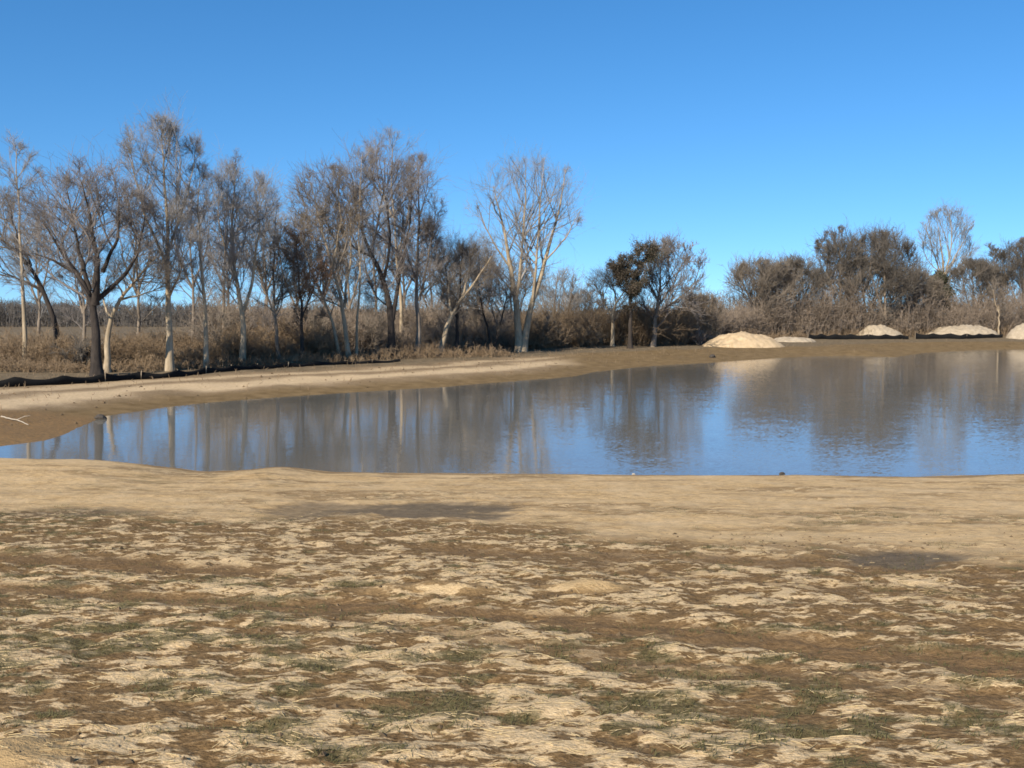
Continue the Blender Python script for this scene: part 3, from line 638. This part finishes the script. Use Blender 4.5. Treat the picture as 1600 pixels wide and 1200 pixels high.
# ------------------------------------------------------------------ heaps, silt fences, small things
def heap(label, px0, px1, pbase, ptop, mat, seed, Yd=None, flat=1.6):
    rs = np.random.RandomState(seed); c = drop(.5 * (px0 + px1), pbase); Y = c[1] if Yd is None else Yd
    wd = (px1 - px0) / F * Y / 2; x = (.5 * (px0 + px1) - 800) / F * Y; z = float(height(np.array([x]), np.array([Y]))[0])
    H = P(800, ptop, Y)[2] - z; n = 72; u = np.linspace(-1.15, 1.15, n); U, V = np.meshgrid(u, u); X = U * wd; Yy = V * wd * .75
    r = np.sqrt(U ** 2 + V ** 2) * (1 + .22 * (fbm(U * 3, V * 3, 1.5, seed) - .5))
    h = H * np.clip(1 - r ** flat, 0, 1) ** .9 * (1 + .5 * (fbm(X, Yy, 1.3, seed + 1, 4, .6) - .5) - .2 * np.abs(fbm(np.arctan2(V, U) * 3, r * 0, .8, seed + 5) - .5)) + (fbm(X, Yy, .35, seed + 2, 3) - .5) * .16
    gz = height((X + x).ravel(), (Yy + Y).ravel()).reshape(X.shape) - z
    Zz = np.where(r < 1, gz * np.clip(r, 0, 1) + h, gz - .25)
    ii = (np.arange(n - 1)[:, None] * n + np.arange(n - 1)[None]).ravel()
    o = mesh_np('sand_heap', np.stack([X, Yy, Zz], -1).reshape(-1, 3), np.stack([ii, ii + 1, ii + n + 1, ii + n], 1), mat)
    o.location = (x, Y, z); tag(o, label, 'heap', 'heaps along the far bank'); return o
heap('large tan sand heap on the far bank, the nearest one', 1095, 1228, 543, 519, SAND, 401, 108, 1.9)
heap('low flat tan heap right behind the large sand heap', 1205, 1275, 532, 527, SOILM, 402, 122, 4)
heap('whitish heap behind the black fence under pale slim trunks', 1336, 1410, 522, 509, SOILM, 403, 137, 2.6)
heap('long low whitish heap near the right edge', 1445, 1560, 518, 509, SOILM, 404, 140, 3)
heap('pale heap cut off by the right edge', 1572, 1640, 515, 506, SOILM, 405, 134, 2.6)
def silt_fence(label, pts, h, seed, step=2.4, sag=.3, taper=1.0):
    rs = np.random.RandomState(seed); pp = []
    for a, b in zip(pts[:-1], pts[1:]):
        L = math.hypot(b[0] - a[0], b[1] - a[1]); m = max(2, int(L / .25))
        for k in range(m): pp.append((a[0] + (b[0] - a[0]) * k / m, a[1] + (b[1] - a[1]) * k / m))
    pp = np.array(pp); s = np.r_[0, np.cumsum(np.hypot(*np.diff(pp, axis=0).T))]; z = height(pp[:, 0], pp[:, 1])
    ph = np.abs(np.sin(np.pi * s / step)); n = len(pp)
    top = h * np.linspace(1, taper, n) * (1 - sag * ph * (.4 + .9 * fbm(s, s * 0, 3, seed))) ; off = .05 * np.sin(s * 2.1) + .05 * ph
    c0 = np.array([pp[0, 0], pp[0, 1], z[0]])
    e = empty('silt_fence', c0, label, 'fence', 'black silt fences')
    rows = []
    for f in (0, .5, 1):
        for d in (-.012, .012):
            rows.append(np.stack([pp[:, 0] - c0[0], pp[:, 1] + off * f * 1.5 + d - c0[1], z - .1 * (f == 0) + top * f - c0[2]], 1))
    V = np.stack([rows[0], rows[2], rows[4], rows[5], rows[3], rows[1]], 1)   # closed ribbon
    i = np.arange(n - 1)[:, None] * 6; j = np.arange(6)[None]; j2 = (j + 1) % 6
    mesh_np('fabric', V.reshape(-1, 3), np.stack([i + j, i + j2, i + 6 + j2, i + 6 + j], -1).reshape(-1, 4), FABRIC, e)
    for q in np.arange(0, s[-1], step):
        x = np.interp(q, s, pp[:, 0]); y = np.interp(q, s, pp[:, 1]); zz = np.interp(q, s, z); hh = h * (1 + (taper - 1) * q / s[-1]) * rs.uniform(.9, 1.2)
        tl = rs.normal(0, .04, 2); a = .022
        vv = np.array([(sx * a + (k * tl[0]), sy * a + .06 + k * tl[1], -.15 if k == 0 else hh) for k in (0, 1) for sx, sy in ((-1, -1), (1, -1), (1, 1), (-1, 1))])
        o = mesh_np('post', vv, [(0, 1, 5, 4), (1, 2, 6, 5), (2, 3, 7, 6), (3, 0, 4, 7), (4, 5, 6, 7), (3, 2, 1, 0)], WOOD, e, False)
        o.location = (x - c0[0], y - c0[1], zz - c0[2])
def gp(px, py): return tuple(drop(px, py)[:2])
silt_fence('low black silt fence at the foot of the left trees', [gp(-60, 607), gp(60, 603), gp(150, 599), gp(210, 594), gp(265, 591), gp(330, 583), gp(400, 577), gp(480, 573), gp(560, 569), gp(630, 565)], .55, 501, sag=.5, taper=.4)
Yr = lambda px, Y: ((px - 800) / F * Y, Y)
silt_fence('black silt fence in front of the small whitish heap', [Yr(1262, 127.5), Yr(1298, 129.5), Yr(1332, 130.5), Yr(1375, 130.4), Yr(1422, 132)], .8, 503, sag=.35, taper=.8)
silt_fence('long black silt fence before the low heap near the right edge', [Yr(1430, 133), Yr(1478, 133.3), Yr(1500, 132.6), Yr(1568, 136)], .85, 504, sag=.35, taper=.7)
def rock(label, px, py, r, seed, mat=ROCK, name='rock', sq=.6):
    rs = np.random.RandomState(seed); c = drop(px, py); n, m = 14, 9; V = []; 
    for a in range(m):
        th = math.pi * a / (m - 1)
        for b in range(n):
            p = 2 * math.pi * b / n; k = 1 + .22 * math.sin(2 * p + seed) + .15 * math.cos(3 * th + p * 2) + rs.uniform(-.07, .07) * (0 < a < m - 1)
            V.append((r * k * math.sin(th) * math.cos(p), r * .8 * k * math.sin(th) * math.sin(p), r * sq * math.cos(th)))
    Fq = [(a * n + b, a * n + (b + 1) % n, (a + 1) * n + (b + 1) % n, (a + 1) * n + b) for a in range(m - 1) for b in range(n)]
    o = mesh_np(name, V, Fq, mat, None, False); o.location = (c[0], c[1], c[2] + r * sq * .4); return tag(o, label, 'rock')
rock('dark rock at the left tip of the pond edge', 157, 655, .24, 3)
rock('small dark rock on the mud left of the sand heap', 1113, 559, .35, 5)
rock('small dark clod on the near bank crest', 1222, 741, .07, 7)
def stick(label, pxa, pxb, r, seed, mat):
    rs = np.random.RandomState(seed); a = drop(*pxa); b = drop(*pxb); c = a.copy(); n = 10
    pts = np.array([a + (b - a) * k / (n - 1) for k in range(n)]); pts[:, 2] = height(pts[:, 0], pts[:, 1]) + r * .7 + .04 * np.sin(np.linspace(0, 3.1, n))
    pts[:, 1] += rs.normal(0, .03, n); e = empty('driftwood_stick', c, label, 'stick')
    v, f = tubes((pts - c)[None], np.linspace(r, r * .5, n)[None], 7); mesh_np('stem', v, f, mat, e)
    k = pts[5] - c; v, f = tubes(np.array([[k, k + [.25, .1, .12], k + [.45, .12, .14]]]), np.array([[r * .5, r * .4, r * .2]]), 5); mesh_np('side_branch', v, f, mat, e)
stick('bleached stick lying on the orange mud at left edge', (2, 652), (44, 665), .03, 8, PALEW)
rock('tiny pale stone on the near bank crest', 990, 742, .04, 9, PALEW)

# ------------------------------------------------------------------ clods and stubble
def lumps(name, label, X, Y, rad, mat, seed):
    rs = np.random.RandomState(seed); n = len(X); Zc = height(X, Y) if Y.min() > 24 else hz(X, Y)
    base = np.array([(1, 0, 0), (0, 1, 0), (-1, 0, 0), (0, -1, 0), (.1, .1, .75), (0, 0, -.4)]); fc = np.array([(0, 1, 4), (1, 2, 4), (2, 3, 4), (3, 0, 4), (1, 0, 5), (2, 1, 5), (3, 2, 5), (0, 3, 5)])
    V = base[None] * rad[:, None, None] * rs.uniform(.6, 1.35, (n, 6, 3)); a = rs.uniform(0, 6.28, n); c, q = np.cos(a)[:, None], np.sin(a)[:, None]
    V = np.stack([V[..., 0] * c - V[..., 1] * q, V[..., 0] * q + V[..., 1] * c, V[..., 2]], -1) + np.stack([X, Y, Zc + rad * .1], 1)[:, None]
    return tag(mesh_np(name, V.reshape(-1, 3), (fc[None] + 6 * np.arange(n)[:, None, None]).reshape(-1, 3), mat, None, False), label, 'clods', kind='stuff')
# ------------------------------------------------------------------ near ground cover
def hz(x, y):
    """height of the built ground sheet (bilinear)"""
    i = np.clip(np.searchsorted(X1, x) - 1, 0, len(X1) - 2); j = np.clip(np.searchsorted(Y1, y) - 1, 0, len(Y1) - 2)
    fx = (x - X1[i]) / (X1[i + 1] - X1[i]); fy = (y - Y1[j]) / (Y1[j + 1] - Y1[j]); Zg = GZ.reshape(ny, nx)
    return (Zg[j, i] * (1 - fx) + Zg[j, i + 1] * fx) * (1 - fy) + (Zg[j + 1, i] * (1 - fx) + Zg[j + 1, i + 1] * fx) * fy
rs = np.random.RandomState(900)
CLOD = mat_plain('clod_soil', (.06, .042, .022), (.18, .12, .065), 5, .5)
n = 9000; Yc = 4 + 17 * rs.uniform(0, 1, n); Xc = rs.uniform(-1, 1, n) * (Yc * .62 + 1); kk = fbm(Xc, Yc, 1.3, 55) > rs.uniform(.3, .75, n) + .5 * (Yc > 11.5); Xc, Yc = Xc[kk], Yc[kk]
lumps('soil_clods', 'small loose clods of soil on the near ground', Xc, Yc, .006 + .02 * rs.uniform(0, 1, len(Xc)) ** 3, CLOD, 56)
n = 5000; Yc = rs.uniform(28, 135, n); Xc = rs.uniform(-.6, .6, n) * Yc; a_, b_, c_, i_ = base_height(Xc, Yc); kk = (~i_) & (c_ < 13) & (c_ < b_) & (fbm(Xc, Yc, 3, 57) > rs.uniform(.3, .8, n))
Xc, Yc = Xc[kk], Yc[kk]; lumps('bank_clods', 'loose clods scattered on the far bank', Xc, Yc, .03 + .08 * rs.uniform(0, 1, len(Xc)) ** 3, CLOD, 58)
n = 16000; Yc = rs.uniform(28, 135, n); Xc = rs.uniform(-.6, .6, n) * Yc; a_, b_, c_, i_ = base_height(Xc, Yc); kk = (~i_) & (c_ < 16) & (c_ > 1.5) & (c_ < b_) & (fbm(Xc * .4, Yc, 2, 59) * (.5 + .08 * c_) > rs.uniform(.25, 1.1, n))
Xc, Yc = Xc[kk], Yc[kk]; n = len(Xc); O = np.stack([Xc, Yc, height(Xc, Yc)], 1)
P1, Q1 = grow(O, np.stack([rs.normal(0, .5, n), rs.normal(0, .5, n), np.ones(n)], 1), rs.uniform(.08, .35, n), np.full(n, .02), np.full(n, .006), 3, .2, 0, rs)
v, f = tubes(P1, Q1, 3); tag(mesh_np('bank_stubble', v, f, WEED), 'short dry stubble on the far bank', 'stubble', kind='stuff')
def scatter(n, ymax, seedf):
    y = 2.8 + (ymax - 2.8) * rs.uniform(0, 1, n) ** 1.25; x = rs.uniform(-1, 1, n) * (y * .62 + 1.0); return x, y
def patch_at(x, y):
    i = np.clip(np.searchsorted(X1, x), 0, nx - 1); j = np.clip(np.searchsorted(Y1, y), 0, ny - 1); k = j * nx + i
    return patchy[k], M_[k], G_[k], tracks[k]
x, y = scatter(190000, 14, 0); pt, mu, gr, tk = patch_at(x, y)
k = (mu + rs.normal(0, .04, len(x)) > .56) & (rs.uniform(0, 1, len(x)) < pt * .11) & (rs.uniform(0, 1, len(x)) > tk * .85); x, y = x[k], y[k]; n = len(x)
th = rs.normal(0, .55, n); L = rs.uniform(.03, .075, n); z = hz(x, y) + rs.uniform(.002, .02, n)
dx = np.cos(th) * L / 2; dy = np.sin(th) * L / 2
A = np.stack([x - dx, y - dy, hz(x - dx, y - dy) + .004], 1); B = np.stack([x + dx, y + dy, hz(x + dx, y + dy) + .004], 1); C = (A + B) / 2; C[:, 2] = np.maximum(C[:, 2], hz(x, y) + .004)
v, f = tubes(np.stack([A, C, B], 1), np.full((n, 3), .0018) * rs.uniform(.6, 1.3, (n, 1)), 3)
tag(mesh_np('straw_mulch', v, f, STRAW), 'loose straw strewn over the near soil', 'straw', kind='stuff')
x, y = scatter(60000, 15, 0); pt, mu, gr, tk = patch_at(x, y)
k = (gr + rs.normal(0, .04, len(x)) > .72) & (rs.uniform(0, 1, len(x)) < pt); x, y = x[k], y[k]
x = np.repeat(x, 3) + rs.normal(0, .02, len(x) * 3); y = np.repeat(y, 3) + rs.normal(0, .02, len(y) * 3); n = len(x)
O = np.stack([x, y, hz(x, y) - .005], 1); D = np.stack([rs.normal(0, .6, n), rs.normal(0, .6, n), np.ones(n)], 1)
P1, Q1 = grow(O, D, rs.uniform(.015, .045, n), np.full(n, .0025), np.full(n, .0008), 2, .25, -.1, rs)
v, f = tubes(P1, Q1, 3); tag(mesh_np('grass_tufts', v, f, GRASS), 'short sparse winter grass sprouting through straw', 'grass', kind='stuff')
